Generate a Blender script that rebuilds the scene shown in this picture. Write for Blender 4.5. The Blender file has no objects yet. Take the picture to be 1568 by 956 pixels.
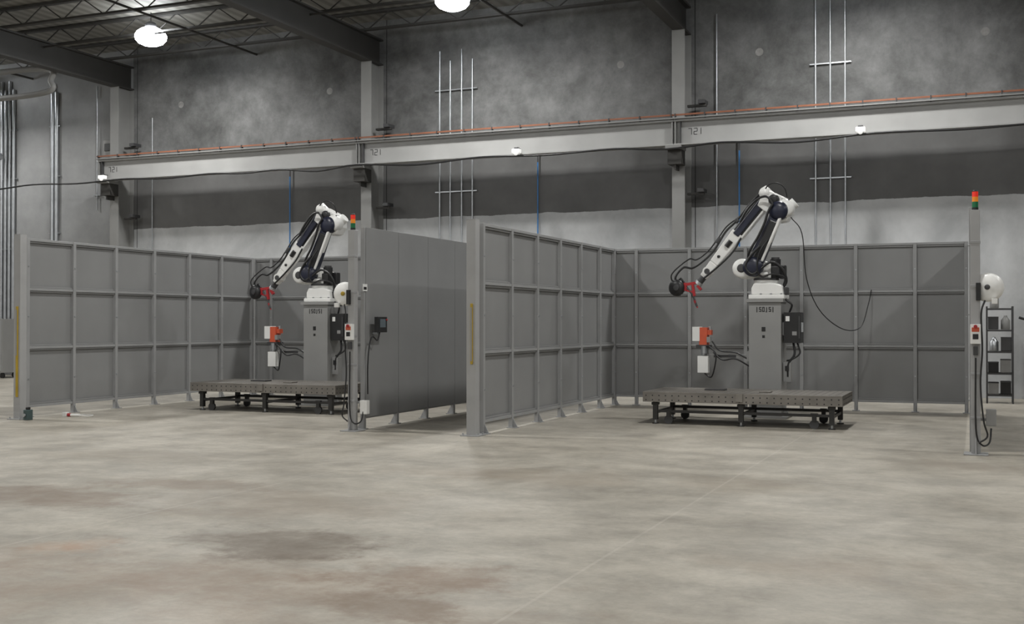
import bpy, math, random
from mathutils import Vector, Matrix
random.seed(4)
scene = bpy.context.scene

# ------------------------------------------------------------------ materials
def new_mat(name):
    m = bpy.data.materials.new(name); m.use_nodes = True
    nt = m.node_tree
    return m, nt, nt.nodes['Principled BSDF']

def mat(name, col, rough=0.5, metal=0.0, var=0.12, scale=6.0, emit=None, estr=0.0):
    m, nt, b = new_mat(name)
    tc = nt.nodes.new('ShaderNodeTexCoord')
    n = nt.nodes.new('ShaderNodeTexNoise'); n.inputs['Scale'].default_value = scale
    n.inputs['Detail'].default_value = 5
    r = nt.nodes.new('ShaderNodeValToRGB')
    r.color_ramp.elements[0].position = 0.3; r.color_ramp.elements[1].position = 0.7
    r.color_ramp.elements[0].color = tuple(c*(1-var) for c in col)+(1,)
    r.color_ramp.elements[1].color = tuple(min(1, c*(1+var)) for c in col)+(1,)
    nt.links.new(tc.outputs['Object'], n.inputs['Vector'])
    nt.links.new(n.outputs['Fac'], r.inputs['Fac'])
    nt.links.new(r.outputs['Color'], b.inputs['Base Color'])
    b.inputs['Roughness'].default_value = rough
    b.inputs['Metallic'].default_value = metal
    if emit:
        b.inputs['Emission Color'].default_value = tuple(emit)+(1,)
        b.inputs['Emission Strength'].default_value = estr
    return m

M = {}
M['sheet']  = mat('fence_sheet_grey', (0.25,0.252,0.252), 0.45, 0.0, 0.06, 1.2)
M['frame']  = mat('fence_frame_grey', (0.31,0.313,0.315), 0.45, 0.0, 0.06, 3)
M['post']   = mat('post_grey', (0.36,0.36,0.36), 0.45, 0.0, 0.06, 3)
M['white']  = mat('robot_white', (0.82,0.82,0.80), 0.35, 0.0, 0.04, 4)
M['ped']    = mat('pedestal_grey', (0.27,0.27,0.265), 0.45, 0.0, 0.05, 3)
M['black']  = mat('black_plastic', (0.016,0.016,0.017), 0.4, 0.0, 0.2, 5)
M['navy']   = mat('navy_cover', (0.016,0.019,0.038), 0.35, 0.0, 0.2, 5)
M['dgrey']  = mat('dark_grey', (0.05,0.05,0.052), 0.5, 0.0, 0.15, 5)
M['red']    = mat('red_paint', (0.38,0.02,0.025), 0.4)
M['orange'] = mat('orange_red', (0.58,0.10,0.045), 0.4)
M['copper'] = mat('conductor_orange', (0.25,0.095,0.05), 0.5)
M['yellow'] = mat('yellow_paint', (0.42,0.29,0.03), 0.5)
M['tabtop'] = mat('table_steel', (0.22,0.205,0.185), 0.45, 0.4, 0.2, 4)
M['tableg'] = mat('table_leg_steel', (0.045,0.044,0.043), 0.45, 0.3, 0.2, 4)
M['steel']  = mat('galvanised', (0.5,0.52,0.54), 0.35, 0.8, 0.1, 5)
M['beam']   = mat('runway_paint', (0.36,0.36,0.355), 0.5, 0.0, 0.08, 1.5)
M['column'] = mat('column_paint', (0.25,0.25,0.245), 0.5, 0.0, 0.08, 2)
M['roofst'] = mat('roof_steel_dark', (0.045,0.043,0.04), 0.6, 0.0, 0.1, 2)
M['joist']  = mat('joist_steel', (0.055,0.053,0.05), 0.6, 0.0, 0.1, 2)
M['blue']   = mat('blue_airline', (0.04,0.20,0.5), 0.4)
M['green']  = mat('green_lens', (0.01,0.16,0.06), 0.3)
M['amber']  = mat('amber_lens', (0.7,0.22,0.02), 0.3, emit=(1,0.35,0.03), estr=0.15)
M['redlens']= mat('red_lens', (0.7,0.03,0.02), 0.3, emit=(1,0.05,0.02), estr=0.2)
M['glass']  = mat('screen_grey', (0.12,0.15,0.17), 0.15)
M['lampoff']= mat('fixture_white', (0.8,0.8,0.78), 0.4, emit=(1,1,0.95), estr=0.6)
M['lens']   = mat('lamp_bloom_glow', (0.9,0.9,0.9), 0.4, emit=(0.93,0.97,1.0), estr=26.0)
M['teal']   = mat('teal_box', (0.05,0.08,0.08), 0.5)
M['patch']  = mat('grout_patch', (0.235,0.233,0.225), 0.8, 0, 0.25, 9)

# concrete floor ------------------------------------------------------------
def ramp(nt, a, b, ca, cb):
    r = nt.nodes.new('ShaderNodeValToRGB')
    r.color_ramp.elements[0].position=a; r.color_ramp.elements[1].position=b
    r.color_ramp.elements[0].color=ca; r.color_ramp.elements[1].color=cb
    return r
def g(v): return (v,v,v,1)
def math_n(nt, op, a, b=None, clamp=False):
    n = nt.nodes.new('ShaderNodeMath'); n.operation=op; n.use_clamp=clamp
    for i,v in enumerate((a,b)):
        if v is None: continue
        if isinstance(v,(int,float)): n.inputs[i].default_value=v
        else: nt.links.new(v, n.inputs[i])
    return n.outputs[0]
def mixc(nt, fac, a, b, mode='MIX'):
    n = nt.nodes.new('ShaderNodeMix'); n.data_type='RGBA'; n.blend_type=mode
    if isinstance(fac,(int,float)): n.inputs[0].default_value=fac
    else: nt.links.new(fac, n.inputs[0])
    for i,v in ((6,a),(7,b)):
        if isinstance(v,tuple): n.inputs[i].default_value=v
        else: nt.links.new(v, n.inputs[i])
    return n.outputs[2]
def noise(nt, vec, scale, detail=6, rough=0.6, dist=0.0):
    n = nt.nodes.new('ShaderNodeTexNoise')
    n.inputs['Scale'].default_value=scale; n.inputs['Detail'].default_value=detail
    n.inputs['Roughness'].default_value=rough; n.inputs['Distortion'].default_value=dist
    nt.links.new(vec, n.inputs['Vector']); return n.outputs['Fac']

def floor_material():
    m, nt, b = new_mat('concrete_floor')
    L = nt.links
    tc = nt.nodes.new('ShaderNodeTexCoord').outputs['Object']
    base = ramp(nt, .32,.70,(0.365,0.332,0.275,1),(0.62,0.58,0.505,1))
    L.new(noise(nt,tc,0.42,10,0.70,0.3), base.inputs['Fac'])
    mid = ramp(nt,.38,.60,g(0.74),g(1.0)); L.new(noise(nt,tc,1.7,10,0.74,0.2), mid.inputs['Fac'])
    c = mixc(nt,1.0,base.outputs['Color'],mid.outputs['Color'],'MULTIPLY')
    mp = nt.nodes.new('ShaderNodeMapping'); mp.inputs['Scale'].default_value=(0.5,1.5,1); mp.inputs['Rotation'].default_value=(0,0,0.5)
    L.new(tc, mp.inputs['Vector'])
    st = ramp(nt,.42,.58,g(0.84),g(1.0)); L.new(noise(nt,mp.outputs['Vector'],1.1,10,0.74,0.2), st.inputs['Fac'])
    c = mixc(nt,0.8,c,st.outputs['Color'],'MULTIPLY')
    fine = ramp(nt,.3,.7,g(0.84),g(1.0)); L.new(noise(nt,tc,18,7,0.75), fine.inputs['Fac'])
    c = mixc(nt,1.0,c,fine.outputs['Color'],'MULTIPLY')
    sep = nt.nodes.new('ShaderNodeSeparateXYZ'); L.new(tc, sep.inputs[0])
    wob = math_n(nt,'MULTIPLY',math_n(nt,'SUBTRACT',noise(nt,tc,1.3,9,0.72),0.5),3.6)
    brk = ramp(nt,.36,.60,g(0.5),g(1.0)); L.new(noise(nt,tc,3.2,9,0.74),brk.inputs['Fac'])
    def stain(c,cx,cy,rx,ry,col,soft,amt):
        dx = math_n(nt,'DIVIDE',math_n(nt,'SUBTRACT',sep.outputs[0],cx),rx)
        dy = math_n(nt,'DIVIDE',math_n(nt,'SUBTRACT',sep.outputs[1],cy),ry)
        r = math_n(nt,'SQRT',math_n(nt,'ADD',math_n(nt,'MULTIPLY',dx,dx),math_n(nt,'MULTIPLY',dy,dy)))
        r = math_n(nt,'ADD',r,wob)
        f = math_n(nt,'MULTIPLY',math_n(nt,'DIVIDE',math_n(nt,'SUBTRACT',1.2,r),soft,True),amt,True)
        f = math_n(nt,'MULTIPLY',f,brk.outputs['Color'])
        return mixc(nt,f,c,col)
    c = stain(c,-4.3,5.3,2.4,0.85,(0.24,0.175,0.125,1),1.1,0.8)
    c = stain(c,-3.1,6.1,0.55,0.40,(0.20,0.135,0.09,1),0.6,0.75)
    c = stain(c,-4.45,6.55,0.70,0.55,(0.15,0.12,0.09,1),0.6,0.9)
    c = stain(c,-5.65,5.9,0.30,0.25,(0.36,0.21,0.12,1),0.9,0.65)
    c = stain(c,-7.5,7.5,1.0,0.5,(0.20,0.15,0.11,1),0.6,0.8)
    c = stain(c,-6.9,8.6,0.9,0.35,(0.24,0.19,0.145,1),0.6,0.7)
    c = stain(c,-2.9,5.3,0.4,0.3,(0.18,0.13,0.09,1),0.6,0.75)
    c = stain(c,-5.4,8.0,1.5,0.8,(0.27,0.22,0.17,1),0.9,0.55)
    c = stain(c,-0.9,7.2,0.9,0.5,(0.29,0.23,0.17,1),0.9,0.45)
    c = stain(c,-4.2,10.3,1.3,0.6,(0.28,0.23,0.175,1),0.8,0.55)
    c = stain(c,-2.2,10.5,0.8,0.5,(0.28,0.235,0.18,1),0.8,0.5)
    c = stain(c,-0.2,12.8,0.8,0.4,(0.24,0.20,0.16,1),0.7,0.5)
    c = stain(c,-8.8,10.2,1.2,0.5,(0.28,0.24,0.19,1),0.8,0.5)
    fx = math_n(nt,'ABSOLUTE',math_n(nt,'SUBTRACT',math_n(nt,'FRACT',math_n(nt,'DIVIDE',math_n(nt,'ADD',sep.outputs[0],6.11+38.4+1.92),3.84)),0.5))
    jx = math_n(nt,'LESS_THAN',fx,0.003)
    j = math_n(nt,'MULTIPLY',jx,brk.outputs['Color'])
    c = mixc(nt,math_n(nt,'MULTIPLY',j,0.24),c,(0.62,0.58,0.52,1))
    L.new(c,b.inputs['Base Color'])
    rr = ramp(nt,.3,.7,g(0.38),g(0.6)); L.new(noise(nt,tc,0.9,6),rr.inputs['Fac'])
    L.new(rr.outputs['Color'],b.inputs['Roughness'])
    b.inputs['Specular IOR Level'].default_value=0.35
    bp = nt.nodes.new('ShaderNodeBump'); bp.inputs['Strength'].default_value=0.05
    L.new(noise(nt,tc,12,6),bp.inputs['Height']); L.new(bp.outputs[0],b.inputs['Normal'])
    return m

def wall_material():
    m, nt, b = new_mat('tiltup_concrete_wall')
    L = nt.links
    tc = nt.nodes.new('ShaderNodeTexCoord').outputs['Object']
    sep = nt.nodes.new('ShaderNodeSeparateXYZ'); L.new(tc, sep.inputs[0])
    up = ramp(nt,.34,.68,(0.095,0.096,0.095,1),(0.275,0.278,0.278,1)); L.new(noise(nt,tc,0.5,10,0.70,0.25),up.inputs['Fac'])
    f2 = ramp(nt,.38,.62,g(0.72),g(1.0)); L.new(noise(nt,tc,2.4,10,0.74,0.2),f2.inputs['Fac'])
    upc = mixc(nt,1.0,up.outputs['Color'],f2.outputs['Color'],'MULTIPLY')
    band = ramp(nt,.3,.7,(0.105,0.105,0.105,1),(0.16,0.16,0.16,1)); L.new(noise(nt,tc,0.8,8,0.6),band.inputs['Fac'])  # raw concrete band, darkened with the runway beam's shade painted in
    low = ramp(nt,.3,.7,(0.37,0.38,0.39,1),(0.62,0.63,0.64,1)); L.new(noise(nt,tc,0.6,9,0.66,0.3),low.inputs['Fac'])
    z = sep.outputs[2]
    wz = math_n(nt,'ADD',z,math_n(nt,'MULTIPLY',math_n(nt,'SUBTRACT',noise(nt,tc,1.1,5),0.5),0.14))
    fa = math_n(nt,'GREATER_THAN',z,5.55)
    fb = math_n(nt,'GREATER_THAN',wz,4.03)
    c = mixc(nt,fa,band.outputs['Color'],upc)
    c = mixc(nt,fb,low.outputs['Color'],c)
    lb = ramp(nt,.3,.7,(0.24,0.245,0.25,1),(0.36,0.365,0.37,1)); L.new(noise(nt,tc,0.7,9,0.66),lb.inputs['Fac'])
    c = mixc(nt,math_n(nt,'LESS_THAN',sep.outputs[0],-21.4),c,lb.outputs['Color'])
    fx = math_n(nt,'ABSOLUTE',math_n(nt,'SUBTRACT',math_n(nt,'FRACT',math_n(nt,'DIVIDE',math_n(nt,'ADD',sep.outputs[0],5.90+76.8+3.84),7.68)),0.5))
    c = mixc(nt,math_n(nt,'LESS_THAN',fx,0.0012),c,(0.02,0.02,0.02,1))
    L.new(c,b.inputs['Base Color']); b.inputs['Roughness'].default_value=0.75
    bp = nt.nodes.new('ShaderNodeBump'); bp.inputs['Strength'].default_value=0.1
    L.new(noise(nt,tc,8,6),bp.inputs['Height']); L.new(bp.outputs[0],b.inputs['Normal'])
    return m
def deck_material():
    m, nt, b = new_mat('metal_roof_deck')
    tc = nt.nodes.new('ShaderNodeTexCoord').outputs['Object']
    w = nt.nodes.new('ShaderNodeTexWave'); w.inputs['Scale'].default_value=1.0; w.bands_direction='X'
    nt.links.new(tc,w.inputs['Vector'])
    r = ramp(nt,.2,.8,(0.17,0.163,0.148,1),(0.25,0.243,0.22,1)); nt.links.new(w.outputs['Fac'],r.inputs['Fac'])
    nt.links.new(r.outputs['Color'],b.inputs['Base Color']); b.inputs['Roughness'].default_value=0.6
    return m
M['floor']=floor_material(); M['wall']=wall_material(); M['deck']=deck_material()
M['plain']=mat('side_wall_grey',(0.3,0.3,0.3),0.7,0,0.1,0.5)

# ------------------------------------------------------------------ builder
def smooth_path(pts, sub=6):
    pts=[Vector(p) for p in pts]
    if len(pts)<3: return pts
    out=[]; P=[pts[0]*2-pts[1]]+pts+[pts[-1]*2-pts[-2]]
    for i in range(1,len(P)-2):
        p0,p1,p2,p3=P[i-1:i+3]
        for s in range(sub):
            t=s/sub
            out.append(0.5*((2*p1)+(p2-p0)*t+(2*p0-5*p1+4*p2-p3)*t*t+(3*p1-p0-3*p2+p3)*t**3))
    out.append(pts[-1]); return out

class Bld:
    def __init__(s): s.v=[];s.f=[];s.m=[];s.sm=[];s.mats=[]
    def mi(s,k):
        if k not in s.mats: s.mats.append(k)
        return s.mats.index(k)
    def add(s,vs,fs,k,smooth=False):
        o=len(s.v); s.v+= [tuple(v) for v in vs]; i=s.mi(k)
        for f in fs: s.f.append([a+o for a in f]); s.m.append(i); s.sm.append(smooth)
    def box(s,c,d,k,rot=None):
        x,y,z=[a/2 for a in d]
        vs=[Vector(p) for p in ((-x,-y,-z),(x,-y,-z),(x,y,-z),(-x,y,-z),(-x,-y,z),(x,-y,z),(x,y,z),(-x,y,z))]
        if rot is not None: vs=[rot@v for v in vs]
        c=Vector(c); vs=[v+c for v in vs]
        s.add(vs,[(0,3,2,1),(4,5,6,7),(0,1,5,4),(1,2,6,5),(2,3,7,6),(3,0,4,7)],k)
    def b2(s,x0,x1,y0,y1,z0,z1,k): s.box(((x0+x1)/2,(y0+y1)/2,(z0+z1)/2),(abs(x1-x0),abs(y1-y0),abs(z1-z0)),k)
    def frame(s,p0,p1):
        d=(Vector(p1)-Vector(p0)).normalized()
        u=Vector((0,0,1)) if abs(d.z)<0.95 else Vector((0,1,0))
        a=d.cross(u).normalized(); b=a.cross(d).normalized()
        return d,a,b
    def beam(s,p0,p1,w,h,k,w1=None,h1=None):
        p0=Vector(p0);p1=Vector(p1);d,a,b=s.frame(p0,p1); w1=w1 or w; h1=h1 or h
        vs=[]
        for p,ww,hh in ((p0,w,h),(p1,w1,h1)):
            for sx,sy in ((-1,-1),(1,-1),(1,1),(-1,1)): vs.append(p+a*sx*ww/2+b*sy*hh/2)
        s.add(vs,[(0,3,2,1),(4,5,6,7),(0,1,5,4),(1,2,6,5),(2,3,7,6),(3,0,4,7)],k)
    def cyl(s,p0,p1,r,k,r1=None,n=20):
        p0=Vector(p0);p1=Vector(p1);d,a,b=s.frame(p0,p1); r1=r if r1 is None else r1
        vs=[]
        for p,rr in ((p0,r),(p1,r1)):
            for i in range(n):
                t=2*math.pi*i/n; vs.append(p+a*math.cos(t)*rr+b*math.sin(t)*rr)
        s.add(vs,[(i,(i+1)%n,n+(i+1)%n,n+i) for i in range(n)],k,True)
        s.add(vs[:n],[list(range(n))[::-1]],k); s.add(vs[n:],[list(range(n))],k)
    def lathe(s,p0,axis,prof,k,n=24):
        p0=Vector(p0);d,a,b=s.frame((0,0,0),axis)
        vs=[]
        for h,r in prof:
            for i in range(n):
                t=2*math.pi*i/n; vs.append(p0+d*h+a*math.cos(t)*r+b*math.sin(t)*r)
        fs=[]
        for j in range(len(prof)-1):
            for i in range(n): fs.append((j*n+i,j*n+(i+1)%n,(j+1)*n+(i+1)%n,(j+1)*n+i))
        fs.append(list(range(n))[::-1]); fs.append([(len(prof)-1)*n+i for i in range(n)])
        s.add(vs,fs,k,True)
    def ball(s,c,r,k,sc=(1,1,1),n=16,m=10):
        c=Vector(c);vs=[];fs=[]
        for j in range(m+1):
            ph=math.pi*j/m
            for i in range(n):
                t=2*math.pi*i/n
                vs.append(c+Vector((r*sc[0]*math.sin(ph)*math.cos(t),r*sc[1]*math.sin(ph)*math.sin(t),r*sc[2]*math.cos(ph))))
        for j in range(m):
            for i in range(n): fs.append((j*n+i,(j+1)*n+i,(j+1)*n+(i+1)%n,j*n+(i+1)%n))
        s.add(vs,fs,k,True)
    def tube(s,pts,r,k,sub=6,n=8):
        P=smooth_path(pts,sub); vs=[];fs=[]
        d0=(P[1]-P[0]).normalized(); up=Vector((0,0,1)) if abs(d0.z)<.9 else Vector((0,1,0))
        a=d0.cross(up).normalized()
        for i,p in enumerate(P):
            d=(P[min(i+1,len(P)-1)]-P[max(i-1,0)]).normalized()
            a=(a-d*a.dot(d)).normalized(); b=d.cross(a)
            for q in range(n):
                t=2*math.pi*q/n; vs.append(p+a*math.cos(t)*r+b*math.sin(t)*r)
        for i in range(len(P)-1):
            for q in range(n): fs.append((i*n+q,i*n+(q+1)%n,(i+1)*n+(q+1)%n,(i+1)*n+q))
        s.add(vs,fs,k,True)
    def prism(s,poly,y0,y1,k):  # polygon in x,z extruded along y
        n=len(poly); vs=[Vector((x,y0,z)) for x,z in poly]+[Vector((x,y1,z)) for x,z in poly]
        s.add(vs,[list(range(n)),[n+i for i in range(n)][::-1]]+[(i,n+i,n+(i+1)%n,(i+1)%n) for i in range(n)],k)
    def make(s,name,parent=None,loc=(0,0,0),bevel=0.0,rotz=0.0):
        me=bpy.data.meshes.new(name); me.from_pydata(s.v,[],s.f)
        for k in s.mats: me.materials.append(M[k])
        for p,i,q in zip(me.polygons,s.m,s.sm): p.material_index=i; p.use_smooth=q
        me.update()
        import bmesh
        bm=bmesh.new(); bm.from_mesh(me); bmesh.ops.recalc_face_normals(bm,faces=bm.faces); bm.to_mesh(me); bm.free()
        ob=bpy.data.objects.new(name,me); scene.collection.objects.link(ob)
        ob.location=loc; ob.rotation_euler=(0,0,rotz)
        if parent: ob.parent=parent
        if bevel>0:
            md=ob.modifiers.new('bevel','BEVEL'); md.width=bevel; md.segments=2; md.limit_method='ANGLE'; md.angle_limit=math.radians(50)
        return ob
def empty(name,loc=(0,0,0)):
    e=bpy.data.objects.new(name,None); e.location=loc; scene.collection.objects.link(e); return e

# ------------------------------------------------------------------ room shell
X0,X1,Y0,Y1,ZC=-34,16,-12,24.5,8.92
b=Bld(); b.b2(X0-.3,X1+.3,Y0-.3,Y1+.3,-0.3,0,'floor'); b.make('floor')
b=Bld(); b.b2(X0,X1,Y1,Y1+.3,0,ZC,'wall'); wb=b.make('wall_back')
b=Bld()
for px in (-19.8,-15.2,-7.6,-4.5,-.03): b.cyl((px,24.494,7.3),(px,24.5,7.3),.085,'patch')
b.make('grout_patches',wb)
b=Bld(); b.b2(X0,X1,Y0-.3,Y0,0,ZC,'plain'); b.make('wall_front')
b=Bld(); b.b2(X0-.3,X0,Y0-.3,Y1+.3,0,ZC,'plain'); b.make('wall_left')
b=Bld(); b.b2(X1,X1+.3,Y0-.3,Y1+.3,0,ZC,'plain'); b.make('wall_right')
b=Bld(); b.b2(X0-.3,X1+.3,Y0-.3,Y1+.3,ZC,ZC+.25,'deck')
b.make('ceiling')

COLX=[-29.18,-21.5,-13.80,-6.12,1.57,9.25]
for cx in COLX:
    b=Bld()
    b.b2(cx-.13,cx+.13,Y0,Y1,7.80,7.84,'roofst'); b.b2(cx-.13,cx+.13,Y0,Y1,8.40,8.44,'roofst'); b.b2(cx-.02,cx+.02,Y0,Y1,7.84,8.40,'roofst')
    b.make('roof_girder')
b=Bld()
y=Y1-0.9
while y>Y0+1:
    b.beam((X0,y,8.87),(X1,y,8.87),.12,.05,'joist'); b.beam((X0,y,8.47),(X1,y,8.47),.12,.05,'joist')
    x=X0; i=0
    while x<X1-.4:
        z0,z1=(8.47,8.87) if i%2==0 else (8.87,8.47)
        b.beam((x,y,z0),(x+.6,y,z1),.022,.022,'joist'); x+=.6; i+=1
    y-=1.75
for yy in (21.0,15.5,10,):
    b.cyl((X0,yy+.4,8.3),(X1,yy+.4,8.3),.025,'joist',n=8)
for xx in (-17.4,-25.0,-10.0):
    b.cyl((xx,Y0,8.42),(xx,Y1,8.42),.03,'joist',n=8)
b.make('roof_joists')

# columns
for cx in COLX:
    b=Bld()
    b.b2(cx-.14,cx+.14,23.88,23.91,0,7.8,'column'); b.b2(cx-.14,cx+.14,24.46,24.49,0,7.8,'column'); b.b2(cx-.015,cx+.015,23.91,24.46,0,7.8,'column')
    b.b2(cx-.2,cx+.2,23.8,24.49,0.0,.03,'column')
    b.b2(cx-.17,cx+.17,23.42,23.88,5.17,5.25,'column')
    b.prism([(cx-.02,5.17),(cx+.02,5.17),(cx+.02,4.75),(cx-.02,4.75)],23.6,23.88,'roofst')
    b.b2(cx-.15,cx+.15,23.55,23.88,4.86,5.17,'roofst')
    b.b2(cx+.14,cx+.55,24.1,24.2,6.15,6.2,'roofst'); b.b2(cx+.4,cx+.55,24.0,24.3,6.2,6.28,'dgrey')
    b.b2(cx+.14,cx+.50,24.1,24.2,4.25,4.3,'roofst'); b.b2(cx+.38,cx+.52,24.0,24.3,4.3,4.38,'dgrey')
    b.make('steel_column',bevel=.004)

# crane runway beams
YB=23.6
def runway(x0,x1):
    b=Bld()
    b.b2(x0,x1,YB-.13,YB+.13,5.25,5.28,'beam'); b.b2(x0,x1,YB-.13,YB+.13,5.75,5.785,'beam'); b.b2(x0,x1,YB-.03,YB+.01,5.28,5.75,'beam')
    b.b2(x0,x1,YB-.09,YB+.09,5.785,5.83,'beam')
    for xs in (x0+.03,x1-.03): b.b2(xs-.012,xs+.012,YB-.12,YB-.03,5.28,5.75,'column')
    b.b2(x0+.13,x0+.145,YB-.12,YB-.03,5.28,5.75,'dgrey')
    b.b2(x0,x1,YB-.155,YB-.125,5.865,5.90,'copper'); b.b2(x0,x1,YB-.17,YB-.13,5.80,5.825,'column')
    n=int((x1-x0)/0.64)
    for i in range(n+1):
        xx=x0+.04+(x1-x0-.08)*i/n
        b.b2(xx-.012,xx+.012,YB-.165,YB-.09,5.79,5.91,'dgrey')
    fx=x0+.33
    def seg(xc,segs):
        w,h,t=.07,.13,.012; zc=5.53
        S={'t':(xc,zc+h/2,w,t),'m':(xc,zc,w,t),'b':(xc,zc-h/2,w,t),'ul':(xc-w/2,zc+h/4,t,h/2),'ur':(xc+w/2,zc+h/4,t,h/2),'ll':(xc-w/2,zc-h/4,t,h/2),'lr':(xc+w/2,zc-h/4,t,h/2)}
        for q in segs:
            cx,cz,ww,hh=S[q]; b.box((cx,YB-.032,cz),(ww,.004,hh),'black')
    seg(fx,['t','ur','lr']); seg(fx+.12,['t','ur','m','ll','b']); seg(fx+.2,['ur','lr'])
    b.make('crane_runway_beam')
for i in range(1,len(COLX)-1):
    runway(COLX[i]-(.2 if i==1 else 0)+.003,COLX[i+1]-.003)
runway(COLX[-1],X1-.1)
b=Bld(); pts=[]
x=-33.8
while x<15.5:
    yb=YB-.2
    s=2.6+random.uniform(-.8,.9)
    sag=.03+random.random()*.07
    pts+=[(x,yb,5.235),(x+s*.5,yb,5.235-sag)]; x+=s
pts.append((15.8,YB-.2,5.235))
b.tube(pts,.022,'black',5,6); b.make('draped_power_cable')
for xx in (-9.63,-2.3,-21.35):
    b=Bld(); b.box((xx,YB-.32,5.30),(.18,.14,.09),'lampoff'); b.box((xx,YB-.30,5.36),(.1,.1,.05),'dgrey'); b.ball((xx,YB-.36,5.25),.05,'lampoff'); b.b2(xx-.03,xx+.03,YB-.28,YB-.13,5.36,5.38,'dgrey'); b.make('emergency_light',bevel=.01)

# conduits on the back wall
YW=24.44
def conduit_group(xs,zbot,ztop,crosses,name='wall_conduit',r=.02):
    b=Bld()
    for i,x in enumerate(xs): b.cyl((x,YW,zbot),(x,YW,ztop-(i%2)*.25),r,'steel',n=10)
    for z in crosses: b.b2(min(xs)-.12,max(xs)+.12,YW-.01,YW+.05,z-.013,z+.013,'steel')
    b.make(name)
conduit_group([-12.10,-11.82,-11.52,-11.24],.3,8.0,[7.05,4.62])
conduit_group([-3.32,-3.02,-2.72],.3,8.9,[6.92,4.52])
conduit_group([-20.7],.3,7.0,[],r=.014); conduit_group([-5.41],.3,8.2,[],r=.014)
conduit_group([-22.6],4.6,8.0,[5.0],r=.015); conduit_group([-24.2,-24.05],.4,8.2,[7.0,5.6,4.0,2.6],r=.06)
conduit_group([-26.1,-25.95,-25.8,-25.65],.2,8.4,[7.0,5.6,3.6],r=.055)
for xx in (-16.32,-9.57,-4.92):
    b=Bld(); b.cyl((xx,YW-.02,2.3),(xx,YW-.02,5.2),.016,'blue',n=8); b.box((xx,YW-.02,2.25),(.1,.1,.16),'steel'); b.cyl((xx,YW-.02,5.2),(xx,YW-.02,6.0),.016,'dgrey',n=8); b.make('compressed_air_line')
b=Bld()
b.box((-22.0,24.34,6.2),(.35,.3,.5),'column'); b.box((-22.0,24.18,6.25),(.2,.03,.2),'dgrey'); b.cyl((-22.0,24.4,6.45),(-22.0,24.4,7.7),.02,'steel'); b.make('electrical_box',bevel=.01)
b=Bld(); b.tube([(-33,22,7.95),(-26,22,7.95),(-22.2,22,7.95),(-21.85,22,7.62),(-22.2,22,7.32),(-26,22,7.30),(-33,22,7.28)],.075,'column',8,12)
for xx in (-24,-28): b.cyl((xx,22,7.9),(xx,22,8.5),.015,'joist',n=6)
b.make('ceiling_pipe')
b=Bld(); b.tube([(-27.5,23.4,8.4),(-26.2,23.4,8.3),(-25.9,23.4,7.9),(-25.9,23.5,6.5),(-25.9,24.2,6.2)],.11,'steel',8,12); b.make('vent_duct')

# ------------------------------------------------------------------ high bay lamps
for ly in (21.6,13.2,2.5,-6.5):
    for lx in (-26.2,-18.35,-10.4,-2.5,5.4):
        e=empty('high_bay_lamp',(lx,ly,0))
        b=Bld(); b.lathe((0,0,8.52),(0,0,1),[(0,.13),(.03,.14),(.10,.12),(.14,.05)],'dgrey')
        b.cyl((0,0,8.62),(0,0,8.88),.012,'dgrey',n=6); b.make('housing',e)
        # lamp bowl, enlarged and glowing all round to put bloom into its shape
        b=Bld(); b.lathe((0,0,8.52),(0,0,-1),[(0,.14),(.05,.24),(.12,.33),(.20,.37),(.29,.36),(.37,.29),(.42,.18),(.435,.05)],'lens'); b.make('bloom_bowl',e)
        l=bpy.data.lights.new('led_array','AREA'); l.shape='DISK'; l.size=.5; l.energy=225; l.color=(1,.985,.95)
        o=bpy.data.objects.new('led_array',l); scene.collection.objects.link(o); o.parent=e; o.location=(0,0,8.07)

# ------------------------------------------------------------------ fences
ZR=[.17,1.10,2.03,2.82]
def fence(p0,p1,ts,inside,name='safety_fence',feet=True):
    p0=Vector((p0[0],p0[1],0)); p1=Vector((p1[0],p1[1],0)); L=(p1-p0).length
    ang=math.atan2(p1.y-p0.y,p1.x-p0.x)
    b=Bld(); s=inside
    for i,t in enumerate(ts):
        b.b2(t-.03,t+.03,-.03,.03,.03,2.84,'frame')
        b.b2(t-.03,t+.03,-.03,.03,.0,.03,'frame')
        if feet:
            if s>0: b.b2(t-.06,t+.06,-.05,.10,0,.012,'frame')
            else: b.b2(t-.06,t+.06,-.10,.05,0,.012,'frame')
            b.add([Vector((t-.006,s*.03,.012)),Vector((t-.006,s*.10,.012)),Vector((t-.006,s*.03,.14)),Vector((t+.006,s*.03,.012)),Vector((t+.006,s*.10,.012)),Vector((t+.006,s*.03,.14))],
              [(0,1,2),(5,4,3),(0,3,4,1),(1,4,5,2),(2,5,3,0)],'frame')
        for z in (.6,1.6,2.4): b.cyl((t,s*.03,z),(t,s*.038,z),.012,'steel',n=8)
    for a,c in zip(ts[:-1],ts[1:]):
        b.b2(a+.005,c-.005,-s*.030,-s*.038,ZR[0],2.84,'sheet')
        for z in ZR: b.b2(a+.03,c-.03,-.02 if s>0 else -.022,.022 if s>0 else .02,z-.02,z+.02,'frame')
        for r in range(3):
            for zz in (ZR[r]+.035,ZR[r+1]-.035): b.b2(a+.035,c-.035,-.012 if s>0 else -.006,.006 if s>0 else .012,zz-.013,zz+.013,'sheet')
    return b.make(name,loc=(p0.x,p0.y,0),rotz=ang,bevel=.003)
fence((-6.28,13.86),(-6.28,19.85),[.12+i*1.0 for i in range(6)]+[5.95],-1)
fence((-6.33,19.925),(-.28,20.25),[.03,.44,1.41,2.40,3.36,4.26,5.21,6.01],-1)
fence((-.17,14.15),(-.23,20.2),[.12+i*1.0 for i in range(6)]+[5.95],1,feet=False)
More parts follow.
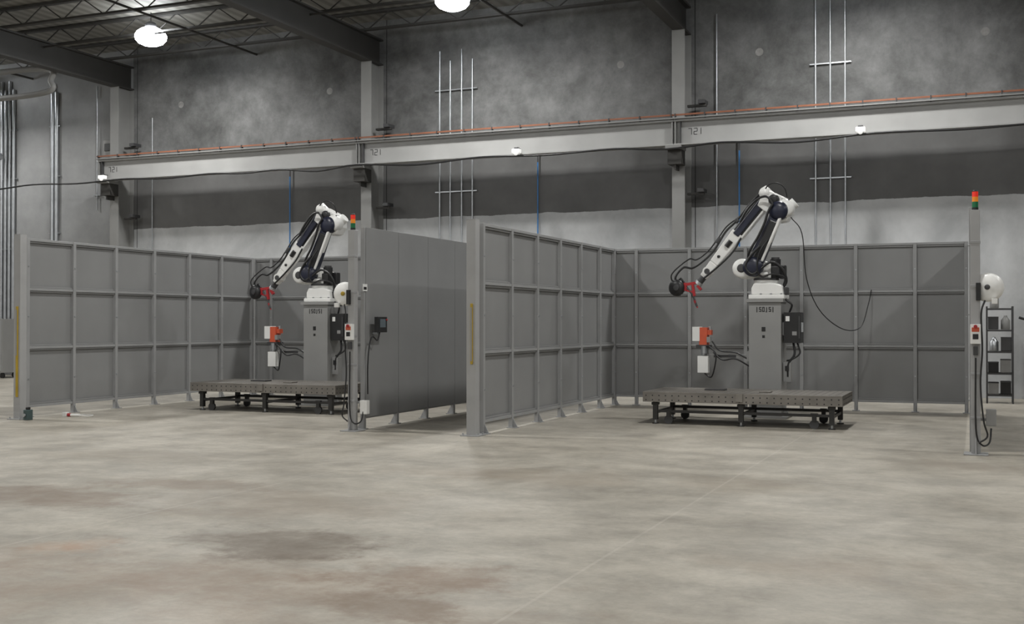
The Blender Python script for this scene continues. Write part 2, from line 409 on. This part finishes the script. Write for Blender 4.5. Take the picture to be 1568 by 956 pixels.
fence((-8.10,13.83),(-8.14,19.75),[.12+i*.98 for i in range(6)]+[5.88],1)
fence((-14.17,19.87),(-8.20,19.87),[.03]+[.45+.95*i for i in range(6)]+[5.94],-1)
fence((-14.08,13.45),(-14.12,19.78),[.25+i*1.0 for i in range(6)]+[6.28],-1)
def post(x,y,curtain,name='light_curtain_post'):
    b=Bld(); b.b2(-.065,.065,-.065,.065,.015,2.86,'post'); b.b2(-.13,.13,-.13,.13,0,.015,'frame'); b.b2(-.066,.066,-.066,.066,2.86,2.87,'frame')
    for sx in (-1,1):
        for sy in (-1,1): b.cyl((sx*.1,sy*.1,.015),(sx*.1,sy*.1,.04),.012,'steel',n=8)
    if curtain:
        b.b2(.0,.03,-.09,-.066,.95 if curtain==1 else .35,1.75,'yellow'); b.b2(.004,.026,-.094,-.09,.99,1.70,'ped')
    b.make(name,loc=(x,y,0),bevel=.005)
post(-6.30,13.72,1); post(-13.86,13.35,2); 

def tower_post(x,y,side):
    e=empty('operator_post',(x,y,0))
    b=Bld(); b.b2(-.05,.05,-.05,.05,.015,2.78,'post'); b.b2(-.13,.13,-.13,.13,0,.015,'frame')
    for z in (.4,.9,1.3,1.9,2.4): b.b2(-.055,.055,-.055,.02,z,z+.03,'frame')
    b.add([Vector((-.006,-.05,.015)),Vector((-.006,-.13,.015)),Vector((-.006,-.05,.2)),Vector((.006,-.05,.015)),Vector((.006,-.13,.015)),Vector((.006,-.05,.2))],[(0,1,2),(5,4,3),(0,3,4,1),(1,4,5,2),(2,5,3,0)],'frame')
    b.make('mast',e,bevel=.004)
    b=Bld(); zt=2.78
    b.cyl((0,0,zt),(0,0,zt+.03),.035,'black'); b.cyl((0,0,zt+.03),(0,0,zt+.095),.033,'green'); b.cyl((0,0,zt+.095),(0,0,zt+.15),.033,'amber'); b.cyl((0,0,zt+.15),(0,0,zt+.21),.033,'redlens'); b.lathe((0,0,zt+.21),(0,0,1),[(0,.035),(.01,.03),(.02,.01)],'black')
    b.make('stack_light',e)
    b=Bld(); b.box((0,-.09,1.37),(.11,.07,.22),'white'); b.box((0,-.128,1.42),(.08,.006,.05),'orange'); b.box((0,-.128,1.34),(.06,.006,.06),'black'); b.cyl((0,-.125,1.455),(0,-.15,1.455),.02,'red')
    b.box((0,-.085,1.18),(.05,.05,.1),'dgrey')
    b.make('push_button_box',e,bevel=.006)
    b=Bld(); cx=side*.14
    b.lathe((cx,.06,1.90),(-.25*side,-1,0),[(-.10,.10),(-.08,.15),(0,.165),(.06,.165),(.10,.14),(.12,.06)],'white',28)
    b.lathe((cx,-.0,1.90),(-.25*side,-1,0),[(.06,.03),(.075,.03),(.08,.02)],'yellow' if side<0 else 'dgrey')
    b.b2(min(0,cx),max(0,cx),.0,.06,1.86,1.96,'dgrey'); b.box((side*.03,-.03,1.85),(.05,.12,.2),'black'); b.box((side*.2,-.09,1.74),(.06,.06,.06),'white')
    b.tube([(side*.1,-.06,1.75),(side*.06,-.09,1.6),(side*.07,-.09,1.2),(side*.05,-.09,.8),(side*.08,-.1,.4),(side*.12,-.08,.22),(side*.03,-.09,.14)],.01,'black')
    b.make('cord_reel',e,bevel=.004)
    b=Bld(); b.box((.16,.05,.42 if side>0 else .33),(.11,.09,.19),'white' if side<0 else 'ped'); b.b2(0,.16,.03,.07,.38,.41,'frame')
    b.tube([(.16,.02,.3),(.14,-.02,.14),(.06,-.08,.12),(.0,-.08,.3),(.0,-.08,1.1)],.01,'black')
    b.make('junction_box',e,bevel=.008)
tower_post(-8.11,13.68,-1)
tower_post(-.13,13.98,1)
b=Bld(); b.box((-7.95,14.18,1.47),(.06,.26,.22),'black'); b.box((-7.917,14.18,1.49),(.006,.16,.12),'glass'); b.ball((-7.91,14.28,1.54),.015,'red')
b.b2(-8.055,-7.97,14.12,14.2,1.33,1.36,'steel')
b.tube([(-7.95,14.15,1.36),(-7.96,14.1,1.25),(-7.98,14.0,1.3),(-8.0,13.95,1.2),(-8.0,13.9,.9),(-8.0,13.9,.5)],.01,'black')
b.make('teach_pendant',bevel=.012)
b=Bld(); b.b2(-8.06,-8.055,13.86,13.98,1.94,2.04,'white'); b.b2(-8.055,-8.053,13.88,13.96,1.96,2.0,'black'); b.make('warning_label')

# ------------------------------------------------------------------ welding tables
def table(x0,x1,y0,y1):
    H=.48; e=empty('welding_table',((x0+x1)/2,(y0+y1)/2,0)); w=(x1-x0)/2; d=(y1-y0)/2
    b=Bld()
    b.b2(-w,w,-d,d,H-.03,H,'tabtop')
    for (a,c,p,q) in ((-w,w,-d,-d+.02),(-w,w,d-.02,d),(-w,-w+.02,-d+.02,d-.02),(w-.02,w,-d+.02,d-.02)): b.b2(a,c,p,q,H-.15,H-.03,'tabtop')
    for i in range(29):
        x=-w+.05+i*(2*w-.1)/28
        for z in (H-.055,H-.12): b.cyl((x,-d-.002,z),(x,-d+.002,z),.010,'black',n=10)
    for i in range(13):
        y=-d+.05+i*(2*d-.1)/12
        for z in (H-.055,H-.12): b.cyl((w-.002,y,z),(w+.002,y,z),.010,'black',n=10)
    for i in range(28):
        for j in range(12): b.cyl((-w+.1+i*(2*w-.2)/27,-d+.08+j*(2*d-.16)/11,H-.001),(-w+.1+i*(2*w-.2)/27,-d+.08+j*(2*d-.16)/11,H+.001),.01,'black',n=8)
    b.box((-.0,-d-.012,H-.06),(.10,.03,.12),'tabtop')
    b.box((-.5,.1,H+.012),(.3,.2,.02),'dgrey'); b.box((.3,-.2,H+.012),(.16,.2,.02),'tabtop')
    b.make('slotted_top',e,bevel=.003)
    b=Bld()
    for lx in (-w+.16,0,w-.16):
        for ly in (-d+.13,d-.13):
            b.b2(lx-.035,lx+.035,ly-.035,ly+.035,.06,H-.03,'tableg'); b.cyl((lx,ly,.015),(lx,ly,.06),.018,'steel'); b.cyl((lx,ly,0),(lx,ly,.015),.05,'tableg')
            b.b2(lx-.05,lx+.05,ly-.05,ly+.05,H-.2,H-.16,'tableg')
    for ly in (-d+.13,d-.13): b.b2(-w+.16,w-.16,ly-.02,ly+.02,.17,.21,'tableg'); 
    for lx in (-w+.16,0,w-.16): b.b2(lx-.02,lx+.02,-d+.13,d-.13,.15,.19,'tableg')
    for ly in (-.25,.25): b.b2(-w+.02,w-.02,ly-.04,ly+.04,H-.15,H-.03,'tableg')
    for lx in (-w+.36,w-.4):
        for ly in (-d+.13,d-.13):
            b.cyl((lx-.0,ly-.02,.065),(lx,ly+.02,.065),.065,'dgrey'); b.b2(lx-.03,lx+.03,ly-.03,ly+.03,.1,.2,'tableg'); b.b2(lx-.05,lx+.05,ly-.03,ly+.03,.19,.22,'tableg')
    b.make('leg_frame',e,bevel=.003)
table(-4.72,-1.86,16.3,17.55)
table(-12.6,-9.72,15.85,17.1)

# ------------------------------------------------------------------ robots
def robot(X,Y,name='welding_robot'):
    e=empty(name,(X,Y,0))
    b=Bld() # pedestal
    b.b2(-.36,.34,-.34,.34,0,.03,'ped'); b.b2(-.26,.24,-.25,.25,.03,1.82,'ped'); b.b2(-.30,.28,-.29,.29,1.82,1.87,'ped')
    b.b2(-.06,.0,-.254,-.25,1.36,1.43,'black'); b.b2(-.05,-.01,-.256,-.25,1.26,1.30,'black')
    x=-.15
    for kind in (0,1,2,3,1,0):
        z0=1.675
        if kind==0: b.b2(x+.01,x+.024,-.2535,-.25,z0-.015,z0+.07,'black')
        if kind==1:
            for q in (0,1,2): b.b2(x,x+.038,-.2535,-.25,z0+.031*q-.007,z0+.031*q+.007,'black')
            b.b2(x,x+.012,-.2535,-.25,z0+.03,z0+.06,'black'); b.b2(x+.026,x+.038,-.2535,-.25,z0,z0+.03,'black')
        if kind==2:
            for q in (0,2): b.b2(x,x+.038,-.2535,-.25,z0+.031*q-.007,z0+.031*q+.007,'black')
            b.b2(x,x+.012,-.2535,-.25,z0,z0+.06,'black'); b.b2(x+.026,x+.038,-.2535,-.25,z0,z0+.06,'black')
        if kind==3: b.b2(x+.012,x+.026,-.2535,-.25,z0-.015,z0+.065,'black'); b.b2(x,x+.02,-.2535,-.25,z0-.015,z0-.003,'black')
        x+=.050
    for sx in (-1,1): b.prism([(-.01+sx*.25,.03),(-.01+sx*.25,.25),(-.01+sx*.34,.03)],-.02,.02,'ped')
    b.make('pedestal',e,bevel=.006)
    b=Bld() # robot base
    b.b2(-.27,.29,-.24,.24,1.87,1.94,'white'); b.prism([(-.23,1.94),(.27,1.94),(.25,2.08),(.14,2.12),(-.19,2.12),(-.23,2.04)],-.21,.21,'white')
    b.cyl((-.03,0,2.06),(-.03,0,2.17),.19,'white'); b.cyl((-.03,0,2.17),(-.03,0,2.20),.20,'dgrey')
    b.b2(.22,.31,-.12,.12,1.94,2.06,'dgrey')
    for i in range(4): b.cyl((-.24+.16*i,-.22,1.94),(-.24+.16*i,-.22,1.96),.016,'steel',n=8)
    b.make('robot_base',e,bevel=.015)
    b=Bld() # rotating carriage
    b.prism([(-.24,2.20),(.12,2.20),(.16,2.30),(.10,2.42),(-.10,2.50),(-.32,2.50),(-.46,2.42),(-.50,2.30),(-.42,2.20)],-.10,.22,'white')
    b.lathe((-.38,-.12,2.36),(0,-1,0),[(-.14,.14),(.06,.155),(.10,.14),(.12,.08)],'white')
    b.lathe((-.38,-.12,2.36),(0,-1,0),[(.10,.07),(.135,.07),(.14,.05)],'dgrey')
    b.lathe((-.20,-.20,2.38),(0,-1,0),[(-.1,.155),(.06,.155),(.10,.13),(.115,.06)],'navy')
    b.cyl((.12,-.04,2.2),(.12,-.04,2.50),.085,'black'); b.cyl((.12,-.04,2.50),(.12,-.04,2.53),.065,'dgrey'); b.box((.14,-.14,2.32),(.14,.08,.14),'black'); b.box((.22,.08,2.30),(.10,.14,.22),'black')
    b.cyl((-.2,.2,2.38),(-.2,.36,2.38),.09,'black')
    b.tube([(.2,-.05,2.0),(.30,-.1,2.15),(.24,-.16,2.35),(.08,-.2,2.45),(-.08,-.27,2.34),(-.2,-.31,2.26),(-.30,-.3,2.38),(-.22,-.3,2.55),(-.08,-.28,2.7)],.021,'black')
    b.tube([(.2,.02,2.0),(.28,-.14,2.2),(.1,-.24,2.26),(-.05,-.27,2.22),(-.12,-.3,2.35),(-.08,-.3,2.6),(.05,-.28,2.8)],.015,'black')
    b.box((-.05,-.16,2.27),(.16,.05,.05),'white'); b.box((.0,-.2,2.40),(.08,.05,.06),'white')
    b.make('swivel_carriage',e,bevel=.02)
    b=Bld() # lower arm J2->J3
    b.beam((-.22,-.12,2.34),(.17,-.12,3.24),.14,.25,'navy',.12,.19)
    b.beam((-.15,-.18,2.48),(.12,-.18,3.1),.06,.15,'black',.06,.13)
    b.beam((-.075,-.15,2.46),(.235,-.15,3.18),.12,.05,'white')
    b.lathe((.19,-.04,3.26),(0,-1,0),[(-.02,.15),(.14,.15),(.18,.12),(.20,.06)],'navy')
    b.tube([(-.30,-.12,2.45),(-.26,-.2,2.62),(-.12,-.22,2.85),(-.02,-.24,3.05),(.05,-.25,3.25),(.12,-.24,3.36)],.02,'black')
    b.make('lower_arm',e,bevel=.02)
    b=Bld() # elbow housing
    b.prism([(-.16,3.36),(-.08,3.55),(.02,3.60),(.14,3.54),(.30,3.46),(.38,3.36),(.38,3.22),(.30,3.10),(.18,3.08),(.04,3.22),(-.06,3.28)],-.08,.20,'white')
    b.lathe((.28,-.03,3.30),(0,-1,0),[(-.05,.145),(.09,.145),(.13,.12),(.15,.04)],'white')
    b.lathe((.11,-.03,3.44),(0,-1,0),[(-.05,.085),(.10,.085),(.13,.06)],'black')
    b.cyl((.03,.05,3.50),(-.10,.05,3.62),.09,'white'); b.ball((-.04,-.02,3.56),.10,'white'); b.cyl((.24,.05,3.26),(.42,.05,3.40),.085,'white')
    b.box((.20,-.09,3.36),(.05,.06,.20),'black',Matrix.Rotation(.6,3,'Y')); b.box((.36,-.09,3.33),(.03,.10,.22),'dgrey',Matrix.Rotation(-.2,3,'Y'))
    b.tube([(-.05,-.08,3.58),(.03,-.1,3.68),(.16,-.1,3.70),(.27,-.08,3.62),(.30,-.04,3.48)],.012,'black')
    b.tube([(.12,-.2,3.34),(.02,-.2,3.48),(-.14,-.16,3.45),(-.3,-.14,3.3),(-.42,-.15,3.1)],.02,'black')
    b.make('elbow_housing',e,bevel=.025)
    b=Bld() # forearm
    A=Vector((-.02,.04,3.50)); W=Vector((-1.08,.04,2.20)); D=(W-A)
    P=lambda t,off=0: A+D*t+Vector((D.z,0,-D.x)).normalized()*off
    b.beam(P(0),P(.46),.17,.19,'black',.17,.17)
    b.beam(P(.05,-.0)+Vector((0,-.09,0)),P(.46)+Vector((0,-.09,0)),.05,.12,'navy',.05,.11)
    b.beam(P(.02,-.105),P(.48,-.095),.17,.04,'white')
    b.beam(P(.43),P(.80),.19,.20,'white',.15,.15); b.beam(P(.80),P(.97),.15,.15,'white',.12,.12)
    b.cyl(P(.53)+Vector((0,-.10,0)),P(.60)+Vector((0,-.10,0)),.04,'black'); b.box(P(.72)+Vector((0,-.085,0)),(.05,.03,.045),'black')
    b.cyl(P(.9)+Vector((0,-.085,0)),P(.9)+Vector((0,.085,0)),.075,'white'); b.cyl(P(.9)+Vector((0,-.095,0)),P(.9)+Vector((0,-.085,0)),.045,'dgrey')
    b.cyl(P(.96),P(1.03),.055,'dgrey'); b.cyl(P(1.03),P(1.06),.065,'steel')
    b.tube([P(-.02,.12),P(.15,.15),P(.35,.15),P(.5,.18),P(.7,.14),P(.85,.17),P(.97,.24),P(1.02,.36),Vector((-1.50,.0,2.26)),Vector((-1.50,.02,2.12))],.018,'black')
    b.tube([P(.30,.15),P(.45,.22),P(.6,.21),P(.75,.21),P(.88,.27),P(.93,.38),Vector((-1.56,-.02,2.30)),Vector((-1.54,.0,2.12))],.012,'black')
    b.tube([P(.45,-.10)+Vector((0,-.1,0)),P(.6,-.14)+Vector((0,-.12,0)),P(.8,-.10)+Vector((0,-.12,0)),P(.98,-.03)+Vector((0,-.1,0))],.016,'black')
    b.box(P(.35,.15),(.07,.06,.07),'dgrey',Matrix.Rotation(.8,3,'Y')); b.box(P(.6,.18),(.05,.08,.12),'dgrey',Matrix.Rotation(.7,3,'Y'))
    b.make('forearm',e,bevel=.018)
    b=Bld() # torch
    b.lathe((-1.47,.06,2.07),(-.25,-1,0),[(0,.12),(.03,.135),(.09,.135),(.12,.10),(.13,.04)],'black')
    b.lathe((-1.47,-.06,2.07),(-.25,-1,0),[(0,.05),(.03,.05)],'dgrey')
    b.beam((-1.08,.04,2.16),(-1.34,0,2.12),.06,.045,'red'); b.beam((-1.34,0,2.15),(-1.34,0,2.02),.05,.04,'red'); b.beam((-1.22,.0,2.12),(-1.19,0,1.93),.04,.04,'red'); b.beam((-1.34,0,2.03),(-1.20,0,1.99),.03,.03,'red')
    b.beam((-1.14,.0,2.1),(-1.08,0,2.03),.06,.04,'red')
    b.tube([(-1.36,0,2.12),(-1.30,0,2.05),(-1.22,0,1.95),(-1.18,0,1.84),(-1.15,0,1.76)],.018,'dgrey'); b.cyl((-1.19,0,1.86),(-1.14,0,1.74),.02,'red',.012)
    b.tube([(-1.36,0,2.15),(-1.42,0,2.22),(-1.48,.02,2.14)],.016,'black')
    b.make('welding_torch',e,bevel=.008)
    b=Bld() # controller box and cables
    b.b2(.27,.53,-.18,.12,1.18,1.66,'black'); b.b2(.24,.27,-.1,.1,1.3,1.5,'ped'); b.b2(.50,.52,-.19,-.18,1.25,1.6,'dgrey'); b.b2(.53,.56,-.14,-.08,1.35,1.5,'steel'); b.b2(.30,.36,-.184,-.18,1.52,1.6,'white'); b.b2(.40,.47,-.184,-.18,1.3,1.36,'ped')
    b.tube([(.34,-.05,1.66),(.38,-.08,1.78),(.30,-.08,1.85),(.24,-.05,1.95)],.016,'black'); b.tube([(.40,-.05,1.18),(.42,-.08,1.0),(.33,-.1,.85),(.32,-.1,.65)],.018,'black'); b.tube([(.46,-.05,1.18),(.5,-.06,1.02),(.38,-.1,.92),(.30,-.06,.9)],.014,'black')
    b.box((.31,-.05,.72),(.12,.12,.30),'ped'); b.box((.31,-.115,.78),(.06,.01,.08),'black')
    b.make('power_box',e,bevel=.01)
    b=Bld() # torch cleaning station on bracket
    b.b2(-.98,-.26,-.06,.0,.93,.99,'ped'); b.b2(-.86,-.5,-.065,-.06,.94,.98,'dgrey'); b.b2(-.32,-.26,-.12,.06,.88,1.04,'ped')
    b.b2(-1.20,-1.08,-.12,.08,1.20,1.43,'white'); b.b2(-1.09,-.96,-.11,.06,1.13,1.42,'orange'); b.b2(-1.05,-.90,-.08,.04,1.30,1.38,'orange'); b.cyl((-.93,-.02,1.38),(-.93,-.02,1.44),.025,'steel')
    b.b2(-1.14,-.92,-.12,.08,1.08,1.14,'dgrey'); b.b2(-.96,-.90,-.14,-.02,1.18,1.27,'ped'); b.cyl((-1.01,-.1,1.0),(-1.01,-.1,1.12),.05,'steel')
    b.b2(-1.04,-.96,-.05,.03,.7,1.1,'ped'); b.b2(-1.11,-.94,-.14,-.04,.69,.96,'white'); b.cyl((-1.02,-.09,.97),(-1.02,-.09,1.05),.035,'steel')
    b.tube([(-1.0,-.1,1.12),(-.9,-.16,1.1),(-.80,-.18,.98),(-.84,-.16,.72),(-.90,-.12,.62),(-1.0,-.1,.68)],.012,'black'); b.tube([(-.88,-.1,1.2),(-.75,-.12,1.05),(-.5,-.08,1.02),(-.28,-.08,.9)],.012,'black'); b.tube([(-.86,-.1,1.02),(-.7,-.14,.9),(-.5,-.12,.92),(-.28,-.08,.8)],.012,'black')
    b.make('torch_cleaner',e,bevel=.01)
    return e
r1=robot(-3.22,18.25)
r2=robot(-11.17,17.8)
b=Bld(); b.tube([(-2.86,18.22,3.16),(-2.70,18.3,2.9),(-2.66,18.5,2.2),(-2.50,18.8,1.70),(-2.2,19.2,1.40),(-1.95,19.6,1.42),(-1.85,19.9,1.8),(-1.82,20.12,2.05)],.008,'black'); b.make('hanging_cable')

# ------------------------------------------------------------------ wire rack at right
e=empty('wire_shelf_rack',(.2,23.1,0))
b=Bld()
for sx in (-.22,.22):
    for sy in (-.22,.22): b.cyl((sx,sy,0),(sx,sy,1.8),.016,'dgrey',n=8)
for z in (.15,.55,.95,1.35,1.75):
    for sy in (-.22,.22): b.beam((-.22,sy,z),(.22,sy,z),.012,.03,'dgrey')
    for sx in (-.22,.22): b.beam((sx,-.22,z),(sx,.22,z),.012,.03,'dgrey')
    for i in range(10): b.beam((-.20+i*.044,-.22,z),(-.20+i*.044,.22,z),.006,.006,'dgrey')
b.make('frame',e)
b=Bld()
for z,items in ((.17,((-.11,'ped',.22),(.10,'black',.24))),(.57,((-.11,'black',.20),(.10,'ped',.25))),(.97,((.11,'dgrey',.26),)),(1.37,((-.11,'dgrey',.24),))):
    for x,k,h in items: b.b2(x-.09,x+.09,-.18,.1,z,z+h,k); b.b2(x-.095,x+.095,-.185,.105,z+h-.02,z+h,'dgrey')
for x,z,k in ((-.1,.97,'steel'),(.10,1.37,'column'),(-.09,1.77,'ped')): b.lathe((x,-.05,z),(0,0,1),[(0,.08),(.17,.08),(.21,.05),(.24,.03),(.26,.03)],k)
b.make('storage_bins',e,bevel=.01)
b=Bld(); b.tube([(.85,24.0,.0),(.85,24.0,1.2),(.75,24.0,1.5),(.55,24.0,1.6)],.025,'black',8,10); b.cyl((.85,24.0,0),(.85,24.0,.02),.12,'black'); b.make('hose_stand')
e=empty('equipment_cart',(-24.9,23.2,0))
b=Bld(); b.b2(-.5,.5,-.3,.3,.15,1.6,'ped'); b.b2(-.46,-.02,-.31,-.3,.2,1.55,'frame'); b.b2(.02,.46,-.31,-.3,.2,1.55,'frame'); b.b2(-.06,-.03,-.33,-.31,.8,1,'steel')
for sx in (-.4,.4):
    for sy in (-.2,.2): b.cyl((sx,sy-.02,.075),(sx,sy+.02,.075),.075,'black')
b.make('cabinet',e,bevel=.01)
b=Bld(); b.box((-13.62,13.28,.08),(.08,.12,.16),'teal'); b.box((-13.62,13.28,.18),(.05,.06,.04),'black'); b.cyl((-13.62,13.21,.08),(-13.62,13.19,.08),.025,'steel'); b.make('air_valve_box',bevel=.01)
b=Bld(); b.cyl((-13.52,14.0,.03),(-13.46,14.0,.03),.026,'red'); b.cyl((-13.46,14.0,.03),(-13.3,14.02,.03),.022,'white'); b.box((-13.57,14.0,.035),(.08,.07,.07),'white')
b.tube([(-13.3,14.02,.03),(-13.2,14.1,.012),(-13.3,14.3,.012),(-13.7,14.3,.012)],.007,'white'); b.make('air_hose_fitting',bevel=.006)

# ------------------------------------------------------------------ world & camera
w=bpy.data.worlds.new('world'); scene.world=w; w.use_nodes=True
w.node_tree.nodes['Background'].inputs[0].default_value=(.5,.52,.55,1); w.node_tree.nodes['Background'].inputs[1].default_value=.1
cam=bpy.data.cameras.new('camera'); cam.lens=40.0; cam.sensor_width=36; cam.clip_end=200
co=bpy.data.objects.new('camera',cam); scene.collection.objects.link(co)
co.location=(0,0,1.5); co.rotation_euler=(math.radians(90+.53),0,math.radians(22.7))
scene.camera=co
scene.view_settings.view_transform='Standard'
scene.view_settings.exposure=0.0
